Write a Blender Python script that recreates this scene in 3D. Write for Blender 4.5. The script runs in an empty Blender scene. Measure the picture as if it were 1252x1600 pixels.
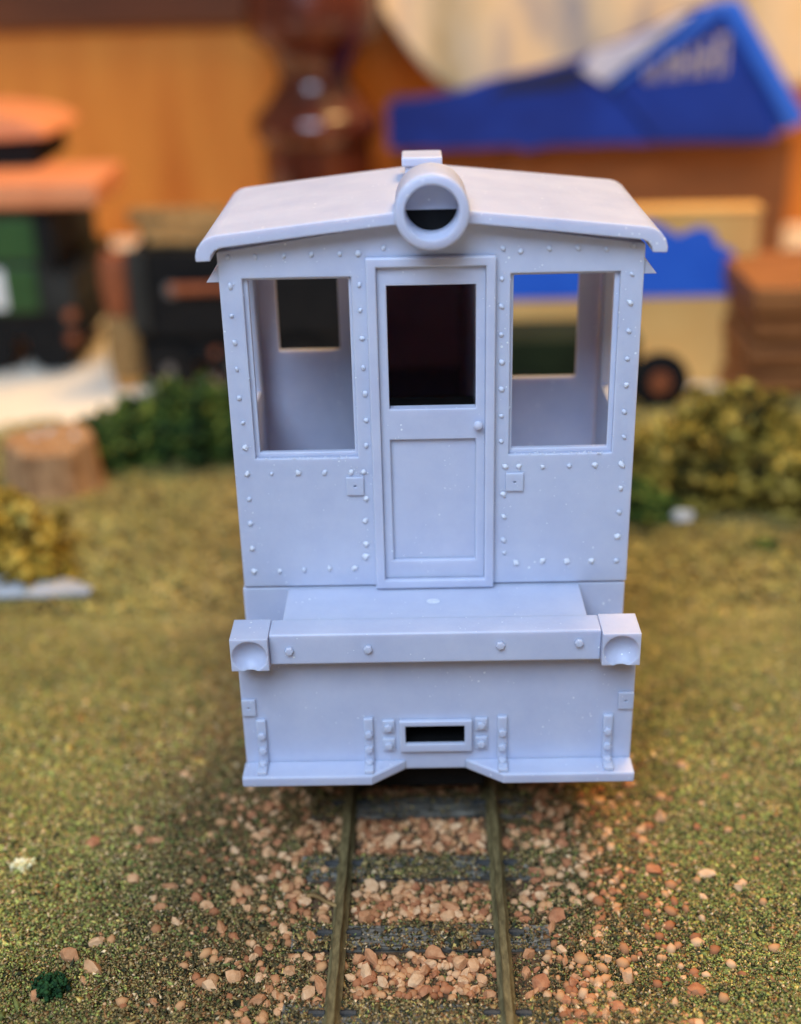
import bpy, math, random
import numpy as np
from mathutils import Vector, Matrix

random.seed(7)
rng = np.random.default_rng(11)
S = 0.001                      # all measures below are in millimetres
scene = bpy.context.scene
col = scene.collection

# ---------------------------------------------------------------- camera
CAM = (-1.435, -122.84, 94.40)
PITCH, YAW, ROLL = math.radians(24.63), math.radians(-1.0), math.radians(-1.425)
cam_data = bpy.data.cameras.new('camera')
cam = bpy.data.objects.new('camera', cam_data)
col.objects.link(cam)
fwd = Vector((math.sin(YAW) * math.cos(PITCH), math.cos(YAW) * math.cos(PITCH), -math.sin(PITCH)))
right = Vector((math.cos(YAW), -math.sin(YAW), 0))
up = right.cross(fwd)
r2 = math.cos(ROLL) * right + math.sin(ROLL) * up
u2 = -math.sin(ROLL) * right + math.cos(ROLL) * up
mw = Matrix((r2, u2, -fwd)).transposed().to_4x4()
mw.translation = Vector(CAM) * S
cam.matrix_world = mw
cam_data.sensor_fit = 'VERTICAL'
cam_data.sensor_height = 36
cam_data.sensor_width = 36
cam_data.lens = 1970.4 / 1600 * 36
cam_data.clip_start = 0.005
cam_data.clip_end = 20
cam_data.dof.use_dof = True
cam_data.dof.focus_distance = 0.129
cam_data.dof.aperture_fstop = 12.2
scene.camera = cam

# ---------------------------------------------------------------- world, lamps, exposure
world = bpy.data.worlds.new('World')
scene.world = world
world.use_nodes = True
bg = world.node_tree.nodes['Background']
bg.inputs[0].default_value = (0.95, 0.85, 0.80, 1)
bg.inputs[1].default_value = 0.10

def area_lamp(name, loc, target, size, power, color, size_y=None):
    d = bpy.data.lights.new(name, 'AREA')
    d.energy = power; d.color = color
    d.size = size * S
    if size_y:
        d.shape = 'RECTANGLE'; d.size_y = size_y * S
    o = bpy.data.objects.new(name, d); col.objects.link(o)
    o.location = Vector(loc) * S
    o.rotation_euler = (Vector(target) - Vector(loc)).to_track_quat('-Z', 'Y').to_euler()
    return o

# warm room lamp above and a little behind the layout; cool window behind the photographer
area_lamp('ceiling_lamp', (230, 170, 790), (0, 90, 0), 280, 2.5, (1.0, 0.66, 0.28))
area_lamp('added_warm_fill', (150, 270, 480), (10, 170, 0), 160, 2.0, (1.0, 0.60, 0.24))  # added unseen fill that warms and brightens the background
area_lamp('window_light', (-130, -430, 560), (0, 0, 30), 420, 6.35, (0.565, 0.735, 1.0), 360)

scene.view_settings.view_transform = 'Standard'
scene.view_settings.look = 'None'
scene.view_settings.exposure = 0.0
scene.view_settings.gamma = 1.0
scene.view_settings.use_curve_mapping = False
scene.cycles.use_denoising = True
scene.cycles.max_bounces = 8

# ---------------------------------------------------------------- materials
def lin(c):
    return tuple(((v / 255) / 12.92 if v <= 10 else ((v / 255 + 0.055) / 1.055) ** 2.4) for v in c)

def new_mat(name, base, rough=0.6, spec=0.5):
    m = bpy.data.materials.new(name); m.use_nodes = True
    nt = m.node_tree; b = nt.nodes['Principled BSDF']
    b.inputs['Base Color'].default_value = (*base, 1)
    b.inputs['Roughness'].default_value = rough
    b.inputs['Specular IOR Level'].default_value = spec
    return m, nt, b

def noise_mat(name, c1, c2, scale=(1, 1, 1), nscale=1.0, rough=0.6, bump=0.0, detail=6, lo=0.35, hi=0.65, spec=0.4, bscale=None, bdist=0.2):
    """two-colour noise; scale and nscale are per millimetre"""
    m, nt, b = new_mat(name, c1, rough, spec)
    N = nt.nodes; L = nt.links
    tc = N.new('ShaderNodeTexCoord'); mp = N.new('ShaderNodeMapping')
    mp.inputs['Scale'].default_value = tuple(1000 * s for s in scale)
    L.new(tc.outputs['Object'], mp.inputs[0])
    nz = N.new('ShaderNodeTexNoise'); nz.inputs['Scale'].default_value = nscale; nz.inputs['Detail'].default_value = detail
    nz.inputs['Roughness'].default_value = 0.6
    L.new(mp.outputs[0], nz.inputs['Vector'])
    cr = N.new('ShaderNodeValToRGB')
    cr.color_ramp.elements[0].position = lo; cr.color_ramp.elements[1].position = hi
    cr.color_ramp.elements[0].color = (*c1, 1); cr.color_ramp.elements[1].color = (*c2, 1)
    L.new(nz.outputs['Fac'], cr.inputs[0]); L.new(cr.outputs[0], b.inputs['Base Color'])
    if bump:
        nb = N.new('ShaderNodeTexNoise'); nb.inputs['Scale'].default_value = bscale or nscale * 3; nb.inputs['Detail'].default_value = 5
        L.new(mp.outputs[0], nb.inputs['Vector'])
        bp = N.new('ShaderNodeBump'); bp.inputs['Strength'].default_value = bump; bp.inputs['Distance'].default_value = bdist * S
        L.new(nb.outputs['Fac'], bp.inputs['Height']); L.new(bp.outputs[0], b.inputs['Normal'])
    return m

def attr_mat(name, rough=0.85, spec=0.2):
    m, nt, b = new_mat(name, (.2, .2, .2), rough, spec)
    a = nt.nodes.new('ShaderNodeAttribute'); a.attribute_name = 'col'
    nt.links.new(a.outputs['Color'], b.inputs['Base Color'])
    return m

def resin_material():
    base = (0.555, 0.583, 0.712)
    m, nt, b = new_mat('lavender_resin', base, 0.42, 0.42)
    N = nt.nodes; L = nt.links
    b.inputs['Subsurface Weight'].default_value = 0.6
    b.inputs['Subsurface Radius'].default_value = (1.3, 0.98, 0.85)
    b.inputs['Subsurface Scale'].default_value = 1.1 * S
    tc = N.new('ShaderNodeTexCoord'); mp = N.new('ShaderNodeMapping')
    mp.inputs['Scale'].default_value = (1000, 1000, 1000)
    L.new(tc.outputs['Object'], mp.inputs[0])
    # sanding dust specks
    vo = N.new('ShaderNodeTexVoronoi'); vo.inputs['Scale'].default_value = 1.55; vo.inputs['Randomness'].default_value = 1
    L.new(mp.outputs[0], vo.inputs['Vector'])
    big = N.new('ShaderNodeTexNoise'); big.inputs['Scale'].default_value = 0.22; big.inputs['Detail'].default_value = 3
    L.new(mp.outputs[0], big.inputs['Vector'])
    mr = N.new('ShaderNodeMapRange'); mr.inputs[1].default_value = 0.40; mr.inputs[2].default_value = 0.70
    mr.inputs[3].default_value = 0.0; mr.inputs[4].default_value = 0.27
    L.new(big.outputs['Fac'], mr.inputs[0])
    sep = N.new('ShaderNodeSeparateColor'); L.new(vo.outputs['Color'], sep.inputs[0])
    rad = N.new('ShaderNodeMath'); rad.operation = 'MULTIPLY'; L.new(mr.outputs[0], rad.inputs[0]); L.new(sep.outputs[0], rad.inputs[1])
    lt = N.new('ShaderNodeMath'); lt.operation = 'LESS_THAN'; L.new(vo.outputs['Distance'], lt.inputs[0]); L.new(rad.outputs[0], lt.inputs[1])
    # rubbed pale bloom
    n2 = N.new('ShaderNodeTexNoise'); n2.inputs['Scale'].default_value = 0.13; n2.inputs['Detail'].default_value = 8; n2.inputs['Roughness'].default_value = 0.7
    L.new(mp.outputs[0], n2.inputs['Vector'])
    cr = N.new('ShaderNodeValToRGB'); cr.color_ramp.elements[0].position = 0.3; cr.color_ramp.elements[1].position = 0.75
    cr.color_ramp.elements[0].color = (base[0] * .91, base[1] * .92, base[2] * .95, 1)
    cr.color_ramp.elements[1].color = (base[0] * 1.12, base[1] * 1.10, base[2] * 1.05, 1)
    L.new(n2.outputs['Fac'], cr.inputs[0])
    mx = N.new('ShaderNodeMix'); mx.data_type = 'RGBA'
    mx.inputs[7].default_value = (0.86, 0.88, 0.93, 1)
    L.new(lt.outputs[0], mx.inputs[0]); L.new(cr.outputs[0], mx.inputs[6]); L.new(mx.outputs[2], b.inputs['Base Color'])
    # print layer lines and a faint orange-peel
    wv = N.new('ShaderNodeTexWave'); wv.bands_direction = 'Z'; wv.inputs['Scale'].default_value = 3.2; wv.inputs['Distortion'].default_value = 0.6
    L.new(mp.outputs[0], wv.inputs['Vector'])
    n3 = N.new('ShaderNodeTexNoise'); n3.inputs['Scale'].default_value = 2.2; n3.inputs['Detail'].default_value = 4
    L.new(mp.outputs[0], n3.inputs['Vector'])
    ad = N.new('ShaderNodeMath'); ad.operation = 'MULTIPLY_ADD'; ad.inputs[1].default_value = 0.25
    L.new(wv.outputs['Fac'], ad.inputs[0]); L.new(n3.outputs['Fac'], ad.inputs[2])
    ad2 = N.new('ShaderNodeMath'); ad2.operation = 'MULTIPLY_ADD'; ad2.inputs[1].default_value = 0.7
    L.new(lt.outputs[0], ad2.inputs[0]); L.new(ad.outputs[0], ad2.inputs[2])
    bp = N.new('ShaderNodeBump'); bp.inputs['Strength'].default_value = 0.35; bp.inputs['Distance'].default_value = 0.05 * S
    L.new(ad2.outputs[0], bp.inputs['Height']); L.new(bp.outputs[0], b.inputs['Normal'])
    rr = N.new('ShaderNodeMapRange'); rr.inputs[3].default_value = 0.36; rr.inputs[4].default_value = 0.52
    L.new(n2.outputs['Fac'], rr.inputs[0]); L.new(rr.outputs[0], b.inputs['Roughness'])
    return m

RESIN = resin_material()
DUSTY = noise_mat('whitened_resin', (.68, .70, .78), (.82, .83, .88), nscale=2.2, rough=.6, bump=.3)
PALERESIN = noise_mat('pale_resin', (.575, .61, .73), (.66, .69, .77), nscale=1.5, rough=.5, bump=.2)  # resin in a paler tone, used on rivets
BLACK = noise_mat('black_plastic', (.008, .008, .008), (.014, .013, .012), nscale=.4, rough=.75, spec=.15)
STEEL = noise_mat('worn_steel', (.12, .11, .10), (.22, .2, .18), nscale=.6, rough=.4)
RAILMAT = noise_mat('weathered_rail', lin((86, 74, 44)), lin((130, 114, 74)), scale=(2, .5, 2), nscale=1.2, rough=.6, bump=.35, bdist=.15)
TIE = noise_mat('grey_sleeper', lin((44, 41, 34)), lin((166, 158, 140)), scale=(.28, 2.4, 2.4), nscale=1.3, rough=.7, bump=.8, lo=.36, hi=.68, bdist=.3)
CHAIR = noise_mat('dark_rail_chair', (.02, .02, .02), (.07, .068, .06), nscale=1.4, rough=.5)
STONE = [noise_mat('ballast_stone_a', lin((206, 150, 102)), lin((232, 180, 130)), nscale=.9, rough=.85, bump=.4),
         noise_mat('ballast_stone_b', lin((184, 124, 80)), lin((216, 158, 110)), nscale=.9, rough=.85, bump=.4),
         noise_mat('ballast_stone_c', lin((218, 168, 120)), lin((240, 196, 148)), nscale=.9, rough=.85, bump=.4),
         noise_mat('ballast_stone_d', lin((166, 102, 66)), lin((200, 136, 92)), nscale=.9, rough=.85, bump=.4)]
SOIL = noise_mat('soil', lin((70, 58, 36)), lin((112, 94, 56)), nscale=.35, rough=.95, bump=.6, bdist=.6)
DIRT = noise_mat('ballast_dirt', lin((70, 54, 36)), lin((116, 86, 60)), nscale=.5, rough=.95, bump=.6, bdist=.5)
TURF = attr_mat('turf_granules')
LEAF = attr_mat('foliage_foam')
CLOTH = noise_mat('cream_table_cloth', lin((246, 232, 206)), lin((250, 240, 220)), nscale=.05, rough=.85, bump=.15, bscale=1.2)
OAK = noise_mat('orange_oak', lin((200, 112, 36)), lin((226, 146, 58)), scale=(.09, .09, .012), nscale=1.0, rough=.5, lo=.3, hi=.72)
OAKDARK = noise_mat('dark_oak_rail', lin((78, 42, 22)), lin((112, 62, 30)), scale=(.012, .09, .09), nscale=1.0, rough=.45)
MAHOG = noise_mat('dark_red_lacquer', lin((70, 30, 20)), lin((112, 54, 32)), scale=(.12, .12, .02), nscale=1.0, rough=.17, spec=.8)
BLUE = noise_mat('blue_card', lin((26, 44, 116)), lin((34, 66, 160)), nscale=.022, rough=.6, spec=.2)
BLUEDK = noise_mat('navy_shade', lin((24, 30, 64)), lin((30, 40, 84)), nscale=.1, rough=.7)  # darker blue, only for the shade painted into the blue box
BLUEB = noise_mat('bright_blue_card', lin((46, 104, 214)), lin((54, 116, 226)), nscale=.05, rough=.45)  # own blue of the label; lit tone on the box side panel
KRAFT = noise_mat('tan_card', lin((236, 178, 98)), lin((244, 192, 112)), nscale=.06, rough=.8)
BROWNC = noise_mat('brown_card', lin((120, 70, 32)), lin((146, 88, 42)), scale=(.03, .03, .15), nscale=1.0, rough=.75)
CREAMINK = noise_mat('cream_print', lin((176, 160, 150)), lin((206, 190, 172)), nscale=.3, rough=.7)
TISSUE = noise_mat('white_tissue', lin((200, 198, 206)), lin((226, 222, 224)), nscale=.2, rough=.9)
TIMBER = noise_mat('stained_timber', lin((128, 76, 36)), lin((176, 112, 58)), scale=(.06, .3, .5), nscale=1.0, rough=.7)
SALMON = noise_mat('salmon_roof', lin((226, 138, 88)), lin((240, 156, 104)), nscale=.08, rough=.6)
GREENP = noise_mat('dark_green_paint', lin((38, 74, 34)), lin((50, 90, 42)), nscale=.08, rough=.5)
OLIVEDK = noise_mat('dark_olive_paint', lin((30, 36, 20)), lin((42, 50, 28)), nscale=.08, rough=.75, spec=.15)
GREYP = noise_mat('dark_grey_paint', lin((38, 39, 36)), lin((54, 54, 50)), nscale=.08, rough=.7, spec=.2)
WHITEP = noise_mat('white_lettering', (.75, .75, .72), (.82, .82, .8), nscale=.2, rough=.6)
RUST = noise_mat('rusty_red', lin((120, 62, 34)), lin((164, 92, 52)), nscale=.3, rough=.7)
BRASS = noise_mat('brass', lin((190, 128, 60)), lin((220, 160, 80)), nscale=.3, rough=.35)
COALWOOD = noise_mat('wood_load', lin((112, 84, 46)), lin((172, 138, 86)), nscale=.5, rough=.85)
BARK = noise_mat('stump_bark', lin((150, 108, 70)), lin((206, 160, 112)), scale=(1, 1, .35), nscale=.6, rough=.9, bump=.8, bdist=.8)
ROCK = noise_mat('grey_rock', lin((150, 152, 156)), lin((206, 206, 206)), nscale=.35, rough=.85, bump=.6, bdist=.5)

def paper_material():
    m, nt, b = new_mat('printed_cream_paper', lin((228, 196, 150)), .8, .2)
    N = nt.nodes; L = nt.links
    tc = N.new('ShaderNodeTexCoord'); mp = N.new('ShaderNodeMapping')
    mp.inputs['Scale'].default_value = (38, 38, 16)
    L.new(tc.outputs['Object'], mp.inputs[0])
    nz = N.new('ShaderNodeTexNoise'); nz.inputs['Scale'].default_value = 1.3; nz.inputs['Detail'].default_value = 3
    L.new(mp.outputs[0], nz.inputs['Vector'])
    cr = N.new('ShaderNodeValToRGB')
    e = cr.color_ramp.elements
    e[0].position = .36; e[0].color = (*lin((172, 160, 152)), 1)
    e[1].position = .5; e[1].color = (*lin((232, 202, 158)), 1)
    k = e.new(.64); k.color = (*lin((226, 192, 140)), 1)
    k = e.new(.74); k.color = (*lin((186, 146, 84)), 1)
    L.new(nz.outputs['Fac'], cr.inputs[0]); L.new(cr.outputs[0], b.inputs['Base Color'])
    return m
PAPER = paper_material()

# ---------------------------------------------------------------- mesh helpers (millimetres in, metres out)
class MB:
    def __init__(self):
        self.v = []; self.f = []
    def add(self, vs, fs):
        n = len(self.v); self.v += [tuple(p) for p in vs]; self.f += [tuple(i + n for i in f) for f in fs]; return self
    def box(self, x0, x1, y0, y1, z0, z1):
        vs = [(x, y, z) for x in (x0, x1) for y in (y0, y1) for z in (z0, z1)]
        return self.add(vs, [(0, 1, 3, 2), (4, 6, 7, 5), (0, 4, 5, 1), (2, 3, 7, 6), (0, 2, 6, 4), (1, 5, 7, 3)])
    def prism(self, poly, a0, a1, axis=1):
        """poly: 2-D outline in the two axes other than axis (in order)"""
        n = len(poly)
        def put(p, a):
            q = [0, 0, 0]; k = [i for i in (0, 1, 2) if i != axis]; q[k[0]], q[k[1]] = p; q[axis] = a; return q
        vs = [put(p, a0) for p in poly] + [put(p, a1) for p in poly]
        area = sum(poly[i][0] * poly[(i + 1) % n][1] - poly[(i + 1) % n][0] * poly[i][1] for i in range(n))
        flip = (area > 0) == (axis == 1)
        fs = [tuple(range(n)), tuple(range(2 * n - 1, n - 1, -1))] + [(i, i + n, (i + 1) % n + n, (i + 1) % n) for i in range(n)]
        if not flip: fs = [f[::-1] for f in fs]
        return self.add(vs, fs)
    def plate(self, u0, u1, v0, v1, holes, t0, t1, axis=1, top=None, cuts=()):
        """sheet with rectangular holes; (u, v) are the axes other than axis"""
        us = sorted({u0, u1, *[h[0] for h in holes], *[h[1] for h in holes], *cuts})
        vv = sorted({v0, v1, *[h[2] for h in holes], *[h[3] for h in holes]})
        k = [i for i in (0, 1, 2) if i != axis]
        idx = {}; vs = []
        def P(i, j, t):
            key = (i, j, t)
            if key not in idx:
                q = [0, 0, 0]; q[k[0]] = us[i]
                q[k[1]] = top(us[i]) if (top and j == len(vv) - 1) else vv[j]
                q[axis] = t1 if t else t0
                idx[key] = len(vs); vs.append(q)
            return idx[key]
        nu, nv = len(us) - 1, len(vv) - 1
        fill = [[not any(h[0] <= (us[i] + us[i + 1]) / 2 <= h[1] and h[2] <= (vv[j] + vv[j + 1]) / 2 <= h[3] for h in holes) for j in range(nv)] for i in range(nu)]
        def filled(i, j): return 0 <= i < nu and 0 <= j < nv and fill[i][j]
        fs = []
        for i in range(nu):
            for j in range(nv):
                if not fill[i][j]: continue
                fs.append((P(i, j, 0), P(i + 1, j, 0), P(i + 1, j + 1, 0), P(i, j + 1, 0)))
                fs.append((P(i, j, 1), P(i, j + 1, 1), P(i + 1, j + 1, 1), P(i + 1, j, 1)))
                if not filled(i - 1, j): fs.append((P(i, j, 0), P(i, j + 1, 0), P(i, j + 1, 1), P(i, j, 1)))
                if not filled(i + 1, j): fs.append((P(i + 1, j, 0), P(i + 1, j, 1), P(i + 1, j + 1, 1), P(i + 1, j + 1, 0)))
                if not filled(i, j - 1): fs.append((P(i, j, 0), P(i, j, 1), P(i + 1, j, 1), P(i + 1, j, 0)))
                if not filled(i, j + 1): fs.append((P(i, j + 1, 0), P(i + 1, j + 1, 0), P(i + 1, j + 1, 1), P(i, j + 1, 1)))
        if axis == 0: pass
        return self.add(vs, fs)
    def lathe(self, prof, n=24, c=(0, 0, 0), axis=2, close=False):
        """prof: (radius, along-axis) pairs"""
        vs = []; fs = []; m = len(prof)
        for i in range(n):
            a = 2 * math.pi * i / n
            for r, h in prof:
                p = {2: (r * math.cos(a), r * math.sin(a), h), 1: (r * math.cos(a), h, r * math.sin(a)), 0: (h, r * math.cos(a), r * math.sin(a))}[axis]
                vs.append((p[0] + c[0], p[1] + c[1], p[2] + c[2]))
        for i in range(n):
            for j in range(m - 1 + (1 if close else 0)):
                a, b2 = i * m + j, ((i + 1) % n) * m + j
                a1, b1 = i * m + (j + 1) % m, ((i + 1) % n) * m + (j + 1) % m
                fs.append((a, b2, b1, a1))
        if not close:
            fs.append(tuple(i * m for i in range(n))[::-1]); fs.append(tuple(i * m + m - 1 for i in range(n)))
        return self.add(vs, fs)
    def cyl(self, r, h0, h1, n=24, c=(0, 0, 0), axis=2):
        return self.lathe([(r, h0), (r, h1)], n, c, axis)
    def mesh(self, name, mat, smooth=True, angle=35):
        me = bpy.data.meshes.new(name)
        me.from_pydata([(x * S, y * S, z * S) for x, y, z in self.v], [], self.f)
        me.validate(); 
        import bmesh
        bm = bmesh.new(); bm.from_mesh(me); bmesh.ops.recalc_face_normals(bm, faces=bm.faces); bm.to_mesh(me); bm.free()
        if mat: me.materials.append(mat)
        if smooth:
            me.polygons.foreach_set('use_smooth', [True] * len(me.polygons)); me.set_sharp_from_angle(angle=math.radians(angle))
        return me
    def build(self, name, mat, parent=None, bevel=0, seg=2, loc=(0, 0, 0), smooth=True, angle=35, base=None):
        """base: if given, the origin is moved there (world mm) so the object sits on its own base"""
        if base is not None:
            self.v = [(x - base[0], y - base[1], z - base[2]) for x, y, z in self.v]; loc = base
        return link(name, self.mesh(name, mat, smooth, angle), parent, loc, bevel, seg)

def link(name, me, parent=None, loc=(0, 0, 0), bevel=0, seg=2, rot=None, scale=None):
    o = bpy.data.objects.new(name, me); col.objects.link(o)
    o.location = Vector(loc) * S
    if rot is not None: o.rotation_euler = rot
    if scale is not None: o.scale = scale
    if parent: o.parent = parent
    if bevel:
        b = o.modifiers.new('bevel', 'BEVEL'); b.width = bevel * S; b.segments = seg; b.limit_method = 'ANGLE'; b.angle_limit = math.radians(40)
    return o

def tag(o, label=None, cat=None, group=None, kind=None):
    if label: o['label'] = label
    if cat: o['category'] = cat
    if group: o['group'] = group
    if kind: o['kind'] = kind
    return o

def empty(name, loc, label=None, cat=None, group=None, rz=0, kind=None):
    o = bpy.data.objects.new(name, None); col.objects.link(o)
    o.location = Vector(loc) * S; o.rotation_euler = (0, 0, rz); o.empty_display_size = .005
    return tag(o, label, cat, group, kind)

def arrays_mesh(name, V, F, mat, colr=None, smooth=False):
    """V (n,3) mm, F (m,3) triangles, colr (n,3) point colours"""
    me = bpy.data.meshes.new(name)
    me.vertices.add(len(V)); me.vertices.foreach_set('co', (np.asarray(V, np.float32) * S).ravel())
    m = len(F)
    me.loops.add(m * 3); me.loops.foreach_set('vertex_index', np.asarray(F, np.int32).ravel())
    me.polygons.add(m); me.polygons.foreach_set('loop_start', np.arange(m, dtype=np.int32) * 3)
    if smooth: me.polygons.foreach_set('use_smooth', np.ones(m, bool))
    if colr is not None:
        a = me.attributes.new('col', 'FLOAT_COLOR', 'POINT')
        c4 = np.ones((len(V), 4), np.float32); c4[:, :3] = colr
        a.data.foreach_set('color', c4.ravel())
    me.materials.append(mat); me.update(); me.validate()
    return me

# value noise for terrain and colour patches
_tab = rng.random((256, 256))
def vnoise(x, y, s):
    x = np.asarray(x, float) / s + 1000.37; y = np.asarray(y, float) / s + 1000.81
    xi = np.floor(x).astype(int); yi = np.floor(y).astype(int); fx = x - xi; fy = y - yi
    fx = fx * fx * (3 - 2 * fx); fy = fy * fy * (3 - 2 * fy)
    g = lambda a, b: _tab[a % 256, b % 256]
    return (g(xi, yi) * (1 - fx) + g(xi + 1, yi) * fx) * (1 - fy) + (g(xi, yi + 1) * (1 - fx) + g(xi + 1, yi + 1) * fx) * fy
def fbm(x, y, s, o=3):
    t = 0; a = .5
    for k in range(o): t = t + a * vnoise(x + 31 * k, y + 17 * k, s / 2 ** k); a *= .5
    return t / (1 - .5 ** o)

TRK0, TRK1, HG = -2.0, 0.0113, 8.6         # track centre x = TRK0 + TRK1 * y ; half gauge
def track_x(y): return TRK0 + TRK1 * y
def ground_z(x, y):
    x = np.asarray(x, float); y = np.asarray(y, float)
    d = np.abs(x - track_x(y))
    off = np.clip((d - 10) / 14, 0, 1)
    z = -3.0 + off * 0.5 + off * (fbm(x, y, 22) - .5) * 2.2 + (fbm(x + 99, y, 5, 2) - .5) * (.25 + .35 * off)
    z = z + np.clip((-x - 40) / 40, 0, 1) * 2.0 * np.clip((y - 20) / 60, 0, 1)
    return z
def far_edge(x):                            # where the turf stops and the table begins
    x = np.asarray(x, float)
    return np.where(x < 0, 128 + 5 * np.sin(x * .21) + 6 * np.clip((x + 60) / 30, 0, 2), 152 + 4 * np.sin(x * .17))

# ================================================================ SETTING
# table top under everything
t = MB(); nx, ny = 30, 30
t.box(-420, 420, -330, 640, -30, -7.0)
o = t.build('table_top', CLOTH); tag(o, kind='structure')

# ground sheet of the layout
gx = np.linspace(-150, 150, 201); gy = np.linspace(-140, 165, 205)
GX, GY = np.meshgrid(gx, gy, indexing='ij')
GYc = np.minimum(GY, far_edge(GX) + 2)
GZ = ground_z(GX, GYc)
GZ = np.where(GY > far_edge(GX) - .1, np.minimum(GZ, -6.98 + 0 * GZ), GZ) - .15
V = np.stack([GX, GYc, GZ], -1).reshape(-1, 3)
ii = np.arange(200)[:, None] * 205 + np.arange(204)[None, :]
ii = ii.ravel()
F = np.concatenate([np.stack([ii, ii + 205, ii + 206], 1), np.stack([ii, ii + 206, ii + 1], 1)])
o = link('ground', arrays_mesh('ground', V, F, SOIL, smooth=True)); tag(o, kind='structure')

# ---------------------------------------------------------------- turf granules (nobody could count them)
TET = np.array([(1, 1, 1), (1, -1, -1), (-1, 1, -1), (-1, -1, 1)], float) * .72
TETF = np.array([(0, 1, 2), (0, 2, 3), (0, 3, 1), (1, 3, 2)])
OCT = np.array([(1, 0, 0), (-1, 0, 0), (0, 1, 0), (0, -1, 0), (0, 0, 1), (0, 0, -1)], float)
OCTF = np.array([(0, 2, 4), (2, 1, 4), (1, 3, 4), (3, 0, 4), (2, 0, 5), (1, 2, 5), (3, 1, 5), (0, 3, 5)])
def granules(P, size, colr, jitter=.45, flat=1.0, SH=OCT, SF=OCTF):
    n = len(P); m = len(SH)
    base = SH[None] * (1 + rng.uniform(-jitter, jitter, (n, m, 1))) + rng.uniform(-.25, .25, (n, m, 3))
    st = np.exp(rng.normal(0, .35, (n, 1, 3))); base = base * st
    q = rng.normal(size=(n, 4)); q /= np.linalg.norm(q, axis=1)[:, None]
    w, x, y, z = q.T
    R = np.stack([np.stack([1 - 2 * (y * y + z * z), 2 * (x * y - z * w), 2 * (x * z + y * w)], -1),
                  np.stack([2 * (x * y + z * w), 1 - 2 * (x * x + z * z), 2 * (y * z - x * w)], -1),
                  np.stack([2 * (x * z - y * w), 2 * (y * z + x * w), 1 - 2 * (x * x + y * y)], -1)], 1)
    V = np.einsum('nij,nkj->nki', R, base) * size[:, None, None]
    V[..., 2] *= flat
    V = V + P[:, None, :]
    F = SF[None] + (np.arange(n) * m)[:, None, None]
    C = np.repeat(colr[:, None, :], m, 1)
    return V.reshape(-1, 3), F.reshape(-1, 3), C.reshape(-1, 3)

PAL = np.array([lin(c) for c in [(148, 126, 80), (90, 78, 50), (110, 116, 62), (184, 160, 90), (142, 102, 64), (200, 172, 130), (52, 54, 36), (150, 152, 78)]])
def turf_colours(x, y):
    n = len(x)
    f1 = fbm(x, y, 18); f2 = fbm(x + 300, y - 80, 12); f3 = fbm(x - 150, y + 210, 6)
    far = np.clip((y - 0) / 55, 0, 1); rightside = np.clip((x - 16) / 14, 0, 1); leftfar = np.clip((-x - 30) / 14, 0, 1)
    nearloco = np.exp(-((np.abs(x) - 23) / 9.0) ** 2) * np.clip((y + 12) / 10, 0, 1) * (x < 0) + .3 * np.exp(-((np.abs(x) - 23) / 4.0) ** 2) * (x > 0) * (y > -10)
    earth = np.exp(-((np.abs(x - track_x(y)) - 12) / 11.0) ** 2) * (y < 6)
    W = np.stack([np.full(n, 1.6), .75 - .6 * far + .9 * earth + 3.0 * np.clip(f3 - .55, 0, 1) * (1 - .7 * far), .30 + 3.0 * np.clip(f2 - .45, 0, 1) + 1.5 * rightside + 1.5 * leftfar,
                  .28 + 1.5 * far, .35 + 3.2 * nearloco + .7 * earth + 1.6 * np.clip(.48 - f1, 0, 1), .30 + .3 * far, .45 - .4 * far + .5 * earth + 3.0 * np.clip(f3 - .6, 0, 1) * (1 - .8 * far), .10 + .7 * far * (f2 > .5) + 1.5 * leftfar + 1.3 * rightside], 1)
    W = np.clip(W, 0.01, None); W /= W.sum(1, keepdims=True)
    k = (W.cumsum(1) > rng.random((n, 1))).argmax(1)
    mean = (W[:, :, None] * PAL[None]).sum(1)
    mixf = (.02 + .68 * far)[:, None]                      # far turf reads as one tone with soft patches
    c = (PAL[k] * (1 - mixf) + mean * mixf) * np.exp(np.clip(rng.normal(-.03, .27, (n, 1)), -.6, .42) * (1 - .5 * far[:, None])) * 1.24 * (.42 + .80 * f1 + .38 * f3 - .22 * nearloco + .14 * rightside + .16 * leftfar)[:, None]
    return c
def turf_density(x, y):
    """0..1 chance that turf lies here (sparser over the track bed)"""
    d = np.abs(x - track_x(y)); p = np.ones_like(x)
    p = np.where(d < 14, .42 + .5 * (fbm(x + 40, y + 70, 6) > .5), p)
    p = np.where((d < 7.9) & (y > -6.5) & (y < 3), .12, p)
    return p
_t = (1 + 5 ** .5) / 2
ICO = np.array([(-1, _t, 0), (1, _t, 0), (-1, -_t, 0), (1, -_t, 0), (0, -1, _t), (0, 1, _t), (0, -1, -_t), (0, 1, -_t), (_t, 0, -1), (_t, 0, 1), (-_t, 0, -1), (-_t, 0, 1)]) / 1.9
ICOF = np.array([(0, 11, 5), (0, 5, 1), (0, 1, 7), (0, 7, 10), (0, 10, 11), (1, 5, 9), (5, 11, 4), (11, 10, 2), (10, 7, 6), (7, 1, 8), (3, 9, 4), (3, 4, 2), (3, 2, 6), (3, 6, 8), (3, 8, 9), (4, 9, 5), (2, 4, 11), (6, 2, 10), (8, 6, 7), (9, 8, 1)])
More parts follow.
